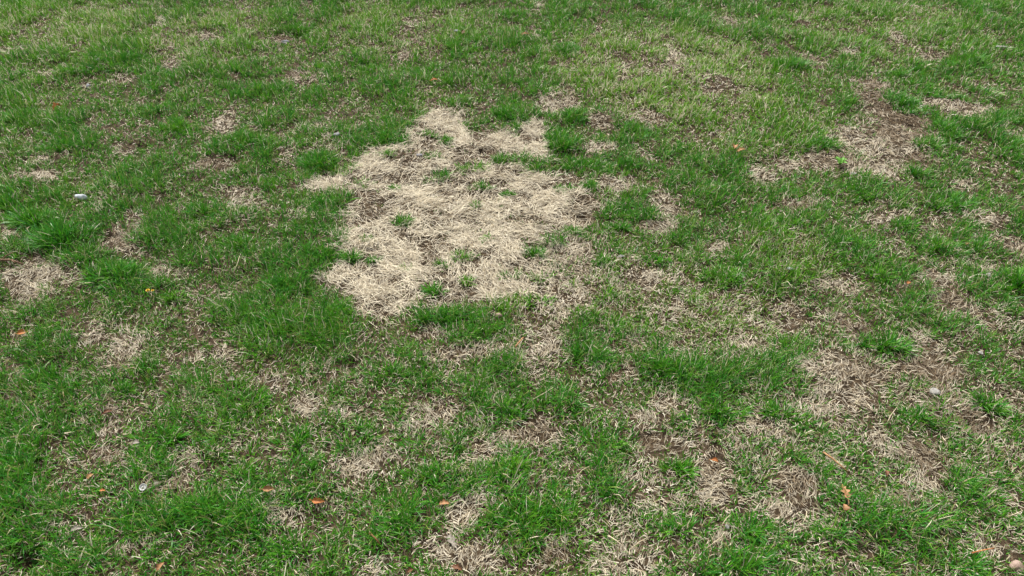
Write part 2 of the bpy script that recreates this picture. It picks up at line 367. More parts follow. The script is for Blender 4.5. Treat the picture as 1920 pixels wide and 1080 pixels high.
M_DISC = noise_material('weathered grey disc', [(0.3, (.30, .30, .28)), (0.55, (.45, .45, .43)), (0.75, (.58, .58, .56))], 150, .55, .3)
M_PETAL = noise_material('yellow petal', [(0.3, (.42, .25, .006)), (0.7, (.58, .38, .012))], 100, .5, .1)
M_STEM = noise_material('green stem', [(0.3, (.07, .16, .025)), (0.7, (.14, .26, .05))], 100, .5, .1)
M_WEED = noise_material('pale green weed leaf', [(0.3, (.08, .23, .025)), (0.7, (.15, .34, .045))], 70, .5, .2)


# ------------------------------------------------------------------ mesh helpers
def tag(o, label, cat, group=None, kind=None):
    o['label'] = label
    o['category'] = cat
    if group:
        o['group'] = group
    if kind:
        o['kind'] = kind
    return o


def link(name, me, mat, parent=None, loc=None):
    o = bpy.data.objects.new(name, me)
    COL.objects.link(o)
    if mat:
        me.materials.append(mat)
    if parent:
        o.parent = parent
    if loc is not None:
        o.location = loc
    return o


def strip_arrays(P, HW, S, C):
    """P n,k,3 centre lines; HW n,k-1 half widths; S n,3 (or n,k-1,3) side vectors; C n,k,3 tints -> verts, tints, loops, face sizes"""
    n, k, _ = P.shape
    if S.ndim == 2:
        S = S[:, None, :]
    side = S * HW[:, :, None]
    m = 2 * (k - 1) + 1
    V = np.empty((n, m, 3), np.float32)
    T = np.empty((n, m, 3), np.float32)
    V[:, 0:m - 1:2] = P[:, :-1] - side
    V[:, 1:m - 1:2] = P[:, :-1] + side
    V[:, m - 1] = P[:, -1]
    T[:, 0:m - 1:2] = C[:, :-1]
    T[:, 1:m - 1:2] = C[:, :-1]
    T[:, m - 1] = C[:, -1]
    pat, sizes = [], []
    for q in range(k - 2):
        pat += [2 * q, 2 * q + 1, 2 * q + 3, 2 * q + 2]
        sizes.append(4)
    pat += [2 * (k - 2), 2 * (k - 2) + 1, m - 1]
    sizes.append(3)
    loops = (np.arange(n)[:, None] * m + np.array(pat)[None]).astype(np.int32)
    return V.reshape(-1, 3), T.reshape(-1, 3), loops.ravel(), np.tile(np.array(sizes, np.int32), n)


def mesh_from(name, chunks):
    V, T, LP, SZ, off = [], [], [], [], 0
    for v, t, l, s in chunks:
        V.append(v)
        T.append(t)
        LP.append(l + off)
        SZ.append(s)
        off += len(v)
    V, T, LP, SZ = map(np.concatenate, (V, T, LP, SZ))
    me = bpy.data.meshes.new(name)
    me.vertices.add(len(V))
    me.vertices.foreach_set('co', V.ravel().astype(np.float32))
    me.loops.add(len(LP))
    me.loops.foreach_set('vertex_index', LP.astype(np.int32))
    me.polygons.add(len(SZ))
    st = np.zeros(len(SZ), np.int32)
    st[1:] = np.cumsum(SZ)[:-1]
    me.polygons.foreach_set('loop_start', st)
    me.polygons.foreach_set('use_smooth', np.ones(len(SZ), bool))
    me.update(calc_edges=True)
    at_ = me.attributes.new('tint', 'FLOAT_COLOR', 'POINT')
    rgba = np.ones((len(V), 4), np.float32)
    rgba[:, :3] = T
    at_.data.foreach_set('color', rgba.ravel())
    return me


def blades(x, y, z, L, hw, phi, t0, bend, col, tip, segs, curl=None, rg=rng, zmin=None):
    """curved tapering blades; t0 lean from upright at the root, bend added along the length, curl turns the heading"""
    n = len(x)
    P = np.empty((n, segs + 1, 3))
    P[:, 0, 0], P[:, 0, 1], P[:, 0, 2] = x, y, z
    th, az = t0.copy(), phi.copy()
    for s in range(segs):
        d = L / segs
        P[:, s + 1, 0] = P[:, s, 0] + d * np.sin(th) * np.cos(az)
        P[:, s + 1, 1] = P[:, s, 1] + d * np.sin(th) * np.sin(az)
        P[:, s + 1, 2] = P[:, s, 2] + d * np.cos(th)
        th = th + bend / segs
        if curl is not None:
            az = az + curl / segs
    if zmin is not None:
        P[:, 1:, 2] = np.maximum(P[:, 1:, 2], zmin[:, None])
    prof = {2: [1.0, 0.8], 3: [0.85, 1.0, 0.7], 4: [.8, 1., .9, .55]}[segs]
    HW = hw[:, None] * np.array(prof)[None]
    tw = rg.uniform(-0.7, 0.7, n)
    S = np.stack([-np.sin(phi) * np.cos(tw), np.cos(phi) * np.cos(tw), np.sin(tw)], 1)
    w = np.linspace(0, 1, segs + 1)[None, :, None] ** 1.5
    C = col[:, None, :] * (1 - w) + tip[:, None, :] * w
    return strip_arrays(P, HW, S, C)


def mixc(a, b, t):
    return a * (1 - t[:, None]) + b * t[:, None]


G_DARK = np.array([.014, .112, .004])
G_BLUE = np.array([.018, .160, .032])
G_MID = np.array([.044, .238, .003])
G_YEL = np.array([.175, .370, .016])
S_PALE = np.array([.72, .65, .49])
S_TAN = np.array([.48, .385, .23])
S_GREY = np.array([.62, .57, .48])
S_BROWN = np.array([.19, .125, .062])
S_DARK = np.array([.080, .052, .028])


def green_tints(n, yel, rg=rng):
    c = mixc(np.tile(G_MID, (n, 1)), np.tile(G_DARK, (n, 1)), rg.uniform(0, .9, n))
    c = mixc(c, np.tile(G_BLUE, (n, 1)), rg.uniform(0, .6, n) * (1 - yel))
    c = mixc(c, np.tile(G_YEL, (n, 1)), np.clip(rg.uniform(-.15, .45, n) + .75 * yel * rg.uniform(.2, 1, n), 0, 1))
    return c * rg.uniform(.85, 1.2, n)[:, None]


def straw_tints(n, brown, rg=rng):
    c = mixc(np.tile(S_PALE, (n, 1)), np.tile(S_TAN, (n, 1)), rg.uniform(0, 1, n))
    c = mixc(c, np.tile(S_GREY, (n, 1)), rg.uniform(0, .7, n))
    b = np.clip(rg.uniform(-.45, .55, n) + brown * rg.uniform(.3, 1.3, n), 0, 1)
    c = mixc(c, np.tile(S_BROWN, (n, 1)), b)
    c = mixc(c, np.tile(S_DARK, (n, 1)), np.clip(rg.uniform(-.7, .45, n) + .4 * brown, 0, .9))
    return c * rg.uniform(.8, 1.12, n)[:, None]


# ------------------------------------------------------------------ the ground: one sheet, fine in front, coarse out to the horizon
def axis(lo, hi, step, far):
    a = list(np.arange(lo, hi + step / 2, step))
    s, v = step, hi
    while v < far:
        s *= 1.5
        v += s
        a.append(v)
    s, v = step, lo
    while v > -far:
        s *= 1.5
        v -= s
        a.insert(0, v)
    return np.array(a)


ax_, ay_ = axis(-3.9, 3.9, 0.022, 150), axis(0.1, 5.2, 0.022, 150)
X, Y = np.meshgrid(ax_, ay_)
Z = height(X, Y)
nx, ny = len(ax_), len(ay_)
I = np.arange(nx * ny).reshape(ny, nx)
quads = np.stack([I[:-1, :-1], I[:-1, 1:], I[1:, 1:], I[1:, :-1]], -1).reshape(-1)
V = np.stack([X, Y, Z], -1).reshape(-1, 3)
me = mesh_from('ground', [(V, np.ones_like(V), quads, np.full(len(quads) // 4, 4, np.int32))])
ground = link('ground', me, M_SOIL)
ground['kind'] = 'structure'
ground['label'] = 'bare brown soil and litter showing between the grass'


# ------------------------------------------------------------------ scatter
def in_view(x, y, margin):
    depth = y * CP + CAM_H * SP
    return (np.abs(x) < math.tan(HFOV / 2) * depth + margin) & (y > 0.95 - margin) & (y < 4.35 + margin)


def scatter(near, far, margin=0.75):
    """points thinning out with distance, per square metre"""
    area = (GX1 - GX0) * (5.2 - 0.1)
    n = int(near * area)
    x = rng.uniform(GX0, GX1, n)
    y = rng.uniform(0.1, 5.2, n)
    keep = in_view(x, y, margin)
    d = np.hypot(y, CAM_H)
    rho = far + (near - far) * np.clip((3.6 - d) / (3.6 - 1.9), 0, 1)
    inside = in_view(x, y, 0.12)
    keep &= rng.uniform(0, 1, n) < rho / near * np.where(inside, 1, .45)
    return x[keep], y[keep]


def split_build(name, near_mask, builder, mat, near_segs=3):
    ch = []
    for mask, segs in ((near_mask, near_segs), (~near_mask, 2)):
        if mask.any():
            ch.append(builder(mask, segs))
    return link(name, mesh_from(name, ch), mat)


# 1. living grass, in small tillers of eight to fourteen blades
cx, cy = scatter(5600, 3300)
cov = sample(f_cover, cx, cy)
keep = rng.uniform(0, 1, len(cx)) < (.05 + smooth(0.04, 0.85, cov))
cx, cy, cov = cx[keep], cy[keep], cov[keep]
nb = rng.integers(5, 12, len(cx))
idx = np.repeat(np.arange(len(cx)), nb)
n = len(idx)
clp = smooth(-.14, .2, fbm(cx, cy, .12, 41, 2))          # clumps stand on the small rises
cy_yel = sample(f_yellow, cx, cy) + .9 * np.clip(fbm(cx, cy, .35, 61, 2), 0, 1) + .20 * smooth(2.2, 3.6, cy) + .45 * np.clip(.75 - cov, 0, .7) + .22 * (.5 - clp)
hue = np.clip(cy_yel + rng.normal(0, .15, len(cx)), 0, 1)
c_len = (0.014 + 0.022 * np.clip(cov, 0, 1.1)) * rng.uniform(.75, 1.3, len(cx)) * (.66 + .62 * clp)
c_phi = rng.uniform(0, 2 * np.pi, len(cx))
ph = rng.uniform(0, 2 * np.pi, n)
rr = rng.uniform(0, .013, n)
x = cx[idx] + rr * np.cos(ph)
y = cy[idx] + rr * np.sin(ph)
phi = ph + rng.normal(0, .6, n)
L = c_len[idx] * rng.uniform(.55, 1.35, n)
t0 = np.abs(rng.normal(.50, .35, n))
bend = np.abs(rng.normal(.85, .5, n))
col = green_tints(n, hue[idx])
dryf = rng.uniform(0, 1, n) < (.035 + .24 * hue[idx] ** 1.3)
col[dryf] = straw_tints(dryf.sum(), np.full(dryf.sum(), -.6)) * 1.08
tip = col * rng.uniform(.95, 1.25, n)[:, None]
dt = rng.uniform(0, 1, n) < .12
tip[dt] = np.array([.38, .30, .12])
hw = rng.uniform(.0007, .0015, n) * (1 + .40 * smooth(1.6, 3.6, y)) * np.where(in_view(x, y, .12), 1, 1.6)
L = L * np.where(in_view(x, y, .12), 1, 1.2)
z = height(x, y) - .004
nearm = np.hypot(y, CAM_H) < 2.15
grass = split_build('lawn_grass', nearm, lambda m, s: blades(x[m], y[m], z[m], L[m], hw[m], phi[m], t0[m], bend[m], col[m], tip[m], s,
                                                            rng.normal(0, .5, m.sum())), M_GRASS)
tag(grass, 'short green lawn grass growing all around the dead straw patch', 'grass', None, 'stuff')

# 2. dry blades and thatch lying between the living grass
x, y = scatter(42000, 17000)
pd = sample(f_patch, x, y)
dead = sample(f_dead, x, y)
br = sample(f_brown, x, y)
cov = sample(f_cover, x, y)
keep = rng.uniform(0, 1, len(x)) < np.clip(.24 + .80 * dead + .25 * smooth(.3, .8, pd) + .10 * br, 0, 1)
x, y, dead, br, cov = x[keep], y[keep], dead[keep], br[keep], cov[keep]
n = len(x)
lock = np.floor(x / .035) * 131 + np.floor(y / .035)
flow = 2 * np.pi * _hash(np.floor(x / .05 + .5 * np.sin(y * 40)), np.floor(y / .05 + .5 * np.sin(x * 33)), 3)
phi = flow + rng.normal(0, .7, n)
L = rng.uniform(.008, .026, n) * (1 + .45 * dead)
t0 = np.clip(rng.normal(1.3, .32, n), .3, 1.6)
bend = rng.normal(.25, .35, n)
col = straw_tints(n, br * .9 + .10 - .2 * dead - .5 * sample(f_yellow, x, y))
tip = col * rng.uniform(.9, 1.15, n)[:, None]
hw = rng.uniform(.00045, .00105, n) * (1 + .5 * smooth(1.6, 3.2, y)) * np.where(in_view(x, y, .12), 1, 1.6)
zg = height(x, y)
z = zg + rng.uniform(-.002, .008, n)
nearm = np.hypot(y, CAM_H) < 1.95
thatch = split_build('dry_grass', nearm, lambda m, s: blades(x[m], y[m], z[m], L[m], hw[m], phi[m], t0[m], bend[m], col[m], tip[m], s,
                                                            rng.normal(0, 1.5, m.sum()), zmin=zg[m] + .001), M_STRAW, 2)
tag(thatch, 'beige and brown dry blades lying between the living lawn grass', 'dry grass', None, 'stuff')

# 3. the big dead patch: long bleached straw lying in combed locks
n0 = 15000
x0, y0 = at(560, 620)
x1, y1 = at(1180, 190)
lx = rng.uniform(-1.0, .75, n0)
ly = rng.uniform(y0 - .1, y1 + .1, n0)
pd = sample(f_patch, lx, ly)
br = sample(f_brown, lx, ly)
hol = np.zeros(n0)
for hx, hy, r, d in HXY:
    hol = np.maximum(hol, np.exp(-(((lx - hx) / (r * 1.1)) ** 2 + ((ly - hy) / (r * 1.1)) ** 2)))
keep = rng.uniform(0, 1, n0) < smooth(.25, .75, pd) * (1 - .42 * br) * (1 - .9 * hol) * (1 - .85 * sample(f_tuft, lx, ly)) * np.clip(.58 + 3.2 * fbm(lx, ly, .055, 91, 2), .0, 1)
lx, ly, br = lx[keep], ly[keep], br[keep]
nb = rng.integers(6, 15, len(lx))
idx = np.repeat(np.arange(len(lx)), nb)
n = len(idx)
ang = .15 + 2.4 * fbm(lx, ly, .40, 101, 2) + 2.0 * fbm(lx, ly, .09, 107, 2) + rng.normal(0, .5, len(lx))
ang = ang + np.where(rng.uniform(0, 1, len(lx)) < .5, np.pi, 0)
across = rng.normal(0, .009, n)
along = rng.normal(0, .016, n)
a = ang[idx]
x = lx[idx] - across * np.sin(a) + along * np.cos(a)
y = ly[idx] + across * np.cos(a) + along * np.sin(a)
phi = a + rng.normal(0, 1, n) * (.28 + .6 * _hash(np.floor(x / .16), np.floor(y / .16), 9))
L = rng.uniform(.020, .055, n) * rng.uniform(.7, 1.25, len(lx))[idx]
t0 = np.clip(rng.normal(1.30, .18, n), .6, 1.6)
bend = rng.normal(.55, .3, n)
c_br = np.clip(rng.normal(-.02, .12, len(lx)) + .35 * br, 0, 1)
col = straw_tints(n, c_br[idx])
pale = rng.uniform(0, 1, n) < .45
col[pale] = mixc(col[pale], np.tile(S_PALE * 1.08, (pale.sum(), 1)), np.full(pale.sum(), .75))
tip = col * rng.uniform(.9, 1.12, n)[:, None]
hw = rng.uniform(.0005, .0010, n)
zg = height(x, y)
z = zg + rng.uniform(0, .008, n)
mat_ch = blades(x, y, z, L, hw, phi, t0, bend, col, tip, 3, (rng.normal(0, .6, len(lx))[idx] + rng.normal(0, .6, n)), zmin=zg + .002)
straw = link('straw_mat', mesh_from('straw_mat', [mat_ch]), M_STRAW)
tag(straw, 'large pale patch of matted dead straw in the middle of the lawn', 'dead grass', None, 'stuff')

trg = np.random.default_rng(23)
for (px, py, rx, ry, ln, yel, dens, (lb, grp)) in TUFTS:
    _, yA = at(px, py - ry)
    _, yB = at(px, py + ry)
    mx, my = at(px, py + ry * .35)
    hx = rx * math.hypot(my, CAM_H) / F_PX
    hy = max(.45 * hx, (yA - yB) / 2 - .55 * ln)
    k = max(int(15 * dens), int(dens * 3100 * math.pi * hx * hy))           # rosettes in the clump
    r = np.sqrt(trg.uniform(0, 1, k)) * .9
    q = trg.uniform(0, 2 * np.pi, k)
    wob = 1 + .25 * np.sin(2 * q + trg.uniform(0, 6)) * trg.uniform(.3, 1) + .2 * np.sin(3 * q + trg.uniform(0, 6))
    kx, ky = hx * r * np.cos(q) * wob, hy * r * np.sin(q) * wob
    nbk = trg.integers(9, 17, k)
    idx = np.repeat(np.arange(k), nbk)
    n = len(idx)
    pq = trg.uniform(0, 2 * np.pi, n)
    rr = trg.uniform(0, .011, n)
    x, y = kx[idx] + rr * np.cos(pq), ky[idx] + rr * np.sin(pq)
    out = np.arctan2(y / hy, x / hx)
    rim = np.hypot(x / hx, y / hy)
    hd = np.where(trg.uniform(0, 1, n) < .35 + .4 * np.clip(rim, 0, 1), out, pq)
    phi = hd + trg.normal(0, .5, n)
    L = (1.2 if ln < .04 else .95) * ln * trg.uniform(.55, 1.3, n) * (1.05 - .35 * np.clip(rim, 0, 1.2))
    t0 = np.abs(trg.normal(.22 + .45 * np.clip(rim, 0, 1.2), .22, n))
    bend = np.abs(trg.normal(.85, .4, n))
    col = green_tints(n, np.full(n, yel), trg) * (1.05 if yel > .4 else .95)
    dry = trg.uniform(0, 1, n) < .04 + .05 * yel
    col[dry] = straw_tints(dry.sum(), np.full(dry.sum(), .1), trg)
    tip = col * trg.uniform(1.0, 1.3, n)[:, None]
    hw = trg.uniform(.0009, .0017, n) * (1.25 if ln > .056 else 1)
    bz = float(height(np.array([mx]), np.array([my]))[0])
    z = height(x + mx, y + my) - bz - .004
    me = mesh_from('grass_tuft', [blades(x, y, z, L, hw, phi, t0, bend, col, tip, 3 if my > 2.2 else 4, trg.normal(0, .4, n), trg)])
    tag(link('grass_tuft', me, M_GRASS, None, (mx, my, bz)), lb, 'grass tuft', grp)


TUFT_OBJS = [o for o in scene.objects if o.name.startswith('grass_tuft')]
# ------------------------------------------------------------------ small things lying in the grass
def ground_at(px, py, up=0.0):
    x, y = at(px, py)
    return x, y, float(height(np.array([x]), np.array([y]))[0]) + up


def px_len(px, py):
    """metres covered by one photograph pixel across, there"""
    x, y = at(px, py)
    return (y * CP + CAM_H * SP) / F_PX


def poly(name, verts, faces, mat, parent=None, loc=None, rot=None, smooth_=True):
    me = bpy.data.meshes.new(name)
    me.from_pydata([tuple(map(float, v)) for v in verts], [], faces)
    if smooth_:
        me.polygons.foreach_set('use_smooth', [True] * len(me.polygons))
    me.update()
    o = link(name, me, mat, parent, loc)
    if rot:
        o.rotation_euler = rot
    return o


def leaf_blade(name, length, prof, width, mat, curl=.3, arch=.25, rg=trg, parent=None):
    """a thin leaf with thickness: prof is a list of half-widths from stalk end to tip"""
    k = len(prof)
    cross = [-1, -.5, 0, .5, 1]
    top = []
    for i, w in enumerate(prof):
        t = i / (k - 1)
        for c in cross:
            zz = arch * length * math.sin(math.pi * t) * .5 + curl * width * (abs(c) ** 1.6) * w + rg.normal(0, .012) * width - .06 * width * (c == 0)
            top.append((length * (t - .5), c * w * width * (1 + .06 * rg.normal()), zz))
    th = .0007
    nT = len(top)
    verts = top + [(a, b, c - th) for a, b, c in top]
    faces = []
    for i in range(k - 1):
        for j in range(4):
            a, b, c, d = i * 5 + j, i * 5 + j + 1, (i + 1) * 5 + j + 1, (i + 1) * 5 + j
            faces.append((a, d, c, b))
            faces.append((a + nT, b + nT, c + nT, d + nT))
    for i in range(k - 1):
        for j in (0, 4):
            a, b = i * 5 + j, (i + 1) * 5 + j
            faces.append((a, b, b + nT, a + nT) if j == 0 else (b, a, a + nT, b + nT))
    for j in range(4):
        for i in (0, k - 1):
            a, b = i * 5 + j, i * 5 + j + 1
            faces.append((b, a, a + nT, b + nT) if i else (a, b, b + nT, a + nT))
    return poly(name, verts, faces, mat, parent)


def tube(name, pts, radii, mat, parent=None, sides=6):
    pts = [np.array(p, float) for p in pts]
    verts, faces = [], []
    for i, p in enumerate(pts):
        d = pts[min(i + 1, len(pts) - 1)] - pts[max(i - 1, 0)]
        d /= np.linalg.norm(d) + 1e-9
        u = np.cross(d, (0, 0, 1) if abs(d[2]) < .9 else (1, 0, 0))
        u /= np.linalg.norm(u)
        v = np.cross(d, u)
        for s in range(sides):
            a = 2 * math.pi * s / sides
            verts.append(p + radii[i] * (math.cos(a) * u + math.sin(a) * v))
    for i in range(len(pts) - 1):
        for s in range(sides):
            a, b = i * sides + s, i * sides + (s + 1) % sides
            faces.append((a, b, b + sides, a + sides))
    faces.append(tuple(range(sides))[::-1])
    faces.append(tuple(range((len(pts) - 1) * sides, len(pts) * sides)))
    return poly(name, verts, faces, mat, parent)


OVAL = [.12, .62, .92, 1, .95, .75, .4, .05]
SLIM = [.15, .7, .95, 1, .9, .7, .4, .06]
OAK = [.05, .18, .10, .55, .95, .50, .28, .75, 1.0, .35, .22, .50, .30, .12, .02]
RAGGED = [.2, .8, .5, 1, .85, .45, .7, .3, .08]


def dry_leaf(px, py, wpx, hpx, deg, prof, mat, label, lift=.012, group=None, curl=.5, arch=.3, roll=0., stalk=True):
    m = px_len(px, py)
    L = wpx * m
    loc = ground_at(px, py, lift)
    root = bpy.data.objects.new('dry_leaf', None)
    COL.objects.link(root)
    root.empty_display_size = .02
    root.location = loc
    root.rotation_euler = (roll, trg.normal(0, .08), math.radians(deg))
    leaf_blade('leaf_blade', L, prof, hpx * m, mat, curl, arch, trg, root)
    if stalk:
        tube('stalk', [(-L * .48, 0, .001), (-L * .62, L * .03, .0), (-L * .78, L * .08, -.003)], [.0010, .0008, .0007], mat, root, 5)
    return tag(root, label, 'leaf', group)


dry_leaf(506, 924, 23, 5.5, 5, OVAL, M_LEAF_T, 'pinkish tan oval dry leaf on strawy bare spot', .019, curl=.7, roll=.5)
dry_leaf(598, 942, 25, 5.5, -6, SLIM, M_LEAF_O, 'orange narrow dry leaf on short grass beside strawy bare spot', .016, curl=.7, roll=.5)
dry_leaf(46, 629, 19, 5, 22, SLIM, M_LEAF_O, 'bright orange slim leaf lying near pale straw and dark clumps', .016, roll=.5)
dry_leaf(112, 211, 17, 6, 50, RAGGED, M_LEAF_O, 'curled orange brown leaf caught in dark lawn grass', .022, curl=.9, arch=.6)
dry_leaf(815, 158, 13, 4, 5, RAGGED, M_LEAF_O, 'small orange leaf scrap in the lawn above the dead patch', .02)
dry_leaf(985, 73, 15, 4, 10, RAGGED, M_LEAF_T, 'faded orange leaf on yellowish thin grass', .018)
dry_leaf(1376, 286, 12, 6, 70, RAGGED, M_LEAF_T, 'pale orange crumpled leaf half, folded against its neighbour', .022, curl=.9)
dry_leaf(1388, 292, 16, 6, 10, RAGGED, M_LEAF_T, 'pale orange flat leaf half lying by a crumpled half', .02, curl=.5)
dry_leaf(1581, 932, 34, 10, 96, OAK, M_LEAF_T, 'tan orange lobed oak leaf lying with its tip upward', .018, curl=.2, arch=.12)
dry_leaf(1582, 957, 15, 7, 95, [1, .8, .95, .55, .6, .25, .05], M_LEAF_T, 'tan broken leaf piece just below the lobed oak leaf', .014, curl=.35, stalk=False)
dry_leaf(1340, 866, 13, 4.5, -20, OVAL, M_LEAF_O, 'ochre curled leaf at the edge of a brown bare spot', .014, curl=.8)
dry_leaf(306, 1071, 18, 6, 60, RAGGED, M_LEAF_T, 'pinkish orange crumpled leaf among dark green blades', .018, curl=.7)
dry_leaf(198, 930, 10, 4, 10, RAGGED, M_LEAF_O, 'tiny orange leaf scrap beside grass near a grey disc', .018, stalk=False)
dry_leaf(203, 776, 17, 4, 30, SLIM, M_LEAF_B, 'reddish brown narrow leaf on brown thatch', .012, curl=.7)
dry_leaf(869, 73, 14, 4, 60, RAGGED, M_LEAF_B, 'dark brown withered leaf standing up in far lawn', .02, roll=.4)
dry_leaf(1811, 463, 9, 4, 30, RAGGED, M_LEAF_B, 'small rust red leaf scrap on strawy soil', .016, stalk=False)
dry_leaf(1700, 539, 8, 4, 30, RAGGED, M_LEAF_O, 'tiny orange red scrap over a dark hollow', .016, stalk=False)
dry_leaf(770, 1072, 12, 5, 30, RAGGED, M_LEAF_B, 'crumpled reddish brown leaf beside straw and grass', .014, curl=.8)
dry_leaf(1660, 892, 12, 4, 80, SLIM, M_LEAF_B, 'thin reddish brown leaf hidden among green blades', .016)
dry_leaf(848, 1018, 32, 8, -55, RAGGED, M_LEAF_G, 'grey bleached oval leaf lying among tangled straw', .008, curl=.6, arch=.15)
dry_leaf(437, 722, 14, 6, 0, OVAL, M_LEAF_G, 'cream bleached leaf scrap beside a bright green clump', .018, stalk=False)
dry_leaf(261, 843, 14, 5.5, 0, OVAL, M_LEAF_G, 'pale tan husk resting on a dark green clump', .028, stalk=False)
dry_leaf(148, 1000, 20, 7, 20, RAGGED, M_LEAF_G, 'greyish tan flat leaf lying among thin grass', .012, stalk=False)
dry_leaf(858, 1072, 0 + 20, 6, -20, RAGGED, M_LEAF_B, 'rust brown ragged leaf on a straw filled gap', .012)
dry_leaf(834, 947, 20, 6, 5, RAGGED, M_LEAF_T, 'rosy tan flattened leaf at the border of a straw hollow', .012, stalk=False)
dry_leaf(172, 898, 14, 6, 60, RAGGED, M_LEAF_T, 'light brown leaf lying on bare brown thatch', .01, stalk=False)


def stone(px, py, wpx, hpx, mat, label, cat='stone', lift=0.0, deg=0., sq=.5, seed=1, rough=.24, name='stone'):
    m = px_len(px, py)
    rx, ry = wpx * m / 2, hpx * m / 2 * 1.25
    rz = min(rx, ry) * sq + .001
    rg = np.random.default_rng(seed)
    nu, nv = 14, 9
    dirs = rg.normal(0, 1, (7, 3))
    amp = rg.uniform(-rough, rough, 7)
    verts = [(0, 0, -1)]
    for j in range(1, nv):
        b = -math.pi / 2 + math.pi * j / nv
        for i in range(nu):
            a = 2 * math.pi * i / nu
            verts.append((math.cos(a) * math.cos(b), math.sin(a) * math.cos(b), math.sin(b)))
    verts.append((0, 0, 1))
    V = np.array(verts)
    s = 1 + (np.sin(V @ dirs.T * 1.6) * amp).sum(1)
    V = V * s[:, None] * np.array([rx, ry, rz])
    faces = [(0, 1 + (i + 1) % nu, 1 + i) for i in range(nu)]
    for j in range(nv - 2):
        for i in range(nu):
            a, b = 1 + j * nu + i, 1 + j * nu + (i + 1) % nu
            faces.append((a, b, b + nu, a + nu))
    top = len(V) - 1
    base = 1 + (nv - 2) * nu
    faces += [(base + i, base + (i + 1) % nu, top) for i in range(nu)]
    x, y, z = ground_at(px, py)
    o = poly(name, V, faces, mat, None, (x, y, z + rz * .35 + lift * .7), (0, 0, math.radians(deg)))
    return tag(o, label, cat)


M_DEBRIS = noise_material('blue white debris', [(0.3, (.26, .28, .30)), (0.5, (.42, .45, .48)), (0.72, (.56, .59, .62))], 80, .7, .4)
stone(153, 375, 26, 9, M_DEBRIS, 'pale grey oblong lump lying beside the biggest shaggy clump', 'debris', .016, -14, .7, 3, .2, 'pale_debris')
stone(1750, 738, 18, 12, M_STONE_W, 'white rounded pebble on brown bare thatch', seed=4, lift=.004)
stone(1906, 1068, 22, 18, M_STONE_T, 'smooth pinkish tan pebble on soil and straw', seed=5, lift=.004)
stone(634, 258, 11, 8, M_STONE_G, 'dark grey angular stone above the rim of the dead patch', seed=6, lift=.008, rough=.25)
stone(184, 118, 10, 6, M_STONE_G, 'grey stone half sunk in far lawn grass', seed=7, lift=.014)
stone(167, 162, 8, 7, M_STONE_G, 'small dark stone on thin brown turf', seed=8, lift=.010, rough=.25)
stone(533, 76, 14, 7, M_STONE_G, 'flat grey stone on a brown gap in far lawn', seed=9, lift=.006)
stone(857, 67, 12, 7, M_STONE_G, 'light grey stone next to a withered brown leaf', seed=10, lift=.014)
stone(1600, 330, 11, 7, M_STONE_W, 'bluish white chip at the lower edge of a brown patch', seed=11, lift=.006)
stone(1880, 92, 22, 6, M_STONE_W, 'flat white chip on pale straw in the far lawn', seed=12, lift=.008)
stone(1852, 518, 9, 8, M_STONE_W, 'bright white chip beside a tall dark clump', seed=13, lift=.008)
stone(1165, 487, 12, 5, M_STONE_W, 'white flat chip beside a small green clump near the dead patch', seed=14, lift=.010)
stone(1365, 988, 8, 8, M_STONE_W, 'tiny white crumb at the foot of a dark clump', seed=15, lift=.014)
stone(923, 866, 9, 11, M_STONE_T, 'tan pebble in straw beside a yellow green tuft', seed=16, lift=.008)
stone(298, 912, 9, 7, M_STONE_W, 'small white chip on brown thatch near the grey disc', seed=17, lift=.004)
stone(1836, 668, 0 + 7, 7, M_STONE_W, 'little white chip among coarse bright blades', seed=18, lift=.014)
stone(786, 296, 12, 6, M_STONE_G, 'dark grey flat stone lying on the pale straw of dead patch', seed=19, lift=.010)
stone(1478, 513, 12, 8, M_STONE_G, 'grey pebble in yellowish strawy grass', seed=20, lift=.012)
stone(935, 598, 12, 9, M_STONE_T, 'tan grey pebble at lower rim of the dead patch', seed=21, lift=.012)

# the round grey disc with a raised rim
m = px_len(275, 927)
R = 7 * m
prof = [(0, .0032), (.25, .0032), (.33, .0018), (.72, .0016), (.82, .0040), (.95, .0042), (1.0, .003), (1.0, -.002), (.9, -.004), (0, -.004)]
verts, faces, ns = [], [], 20
for i, (r, zz) in enumerate(prof):
    for s in range(ns):
        a = 2 * math.pi * s / ns
        verts.append((max(r, .01) * R * math.cos(a), max(r, .01) * R * math.sin(a), zz))
for i in range(len(prof) - 1):
    for s in range(ns):
        a, b = i * ns + s, i * ns + (s + 1) % ns
        faces.append((a + ns, b + ns, b, a))
faces.append(tuple(range(ns)))
faces.append(tuple(range((len(prof) - 1) * ns, len(prof) * ns))[::-1])
x, y, z = ground_at(275, 927)
tag(poly('grey_disc', verts, faces, M_DISC, None, (x, y, z + .019), (.35, .05, 0)), 'small round pale grey disc with raised rim on brown thatch', 'disc')


# twigs and long dry stalks
def twig(pts_px, r0, r1, mat, label, cat, name, lift=.012, fork=None, group=None):
    P = []
    for (px, py, dz) in pts_px:
        x, y, z = ground_at(px, py)
        P.append(np.array((x, y, z + lift + dz)))
    base = P[0].copy()
    pts = [p - base for p in P]
    rad = np.linspace(r0, r1, len(pts))
    if fork is None:
        o = tube(name, pts, rad, mat)
        o.location = base
    else:
        o = bpy.data.objects.new(name, None)
        COL.objects.link(o)
        o.empty_display_size = .02
        o.location = base
        tube('main_stem', pts, rad, mat, o)
        for i, dx, dy, dz in fork:
            tube('side_shoot', [pts[i], pts[i] + np.array((dx * .5, dy * .6, dz)), pts[i] + np.array((dx, dy, dz))], [r1 * .8, r1 * .6, r1 * .4], mat, o, 5)
    return tag(o, label, cat, group)


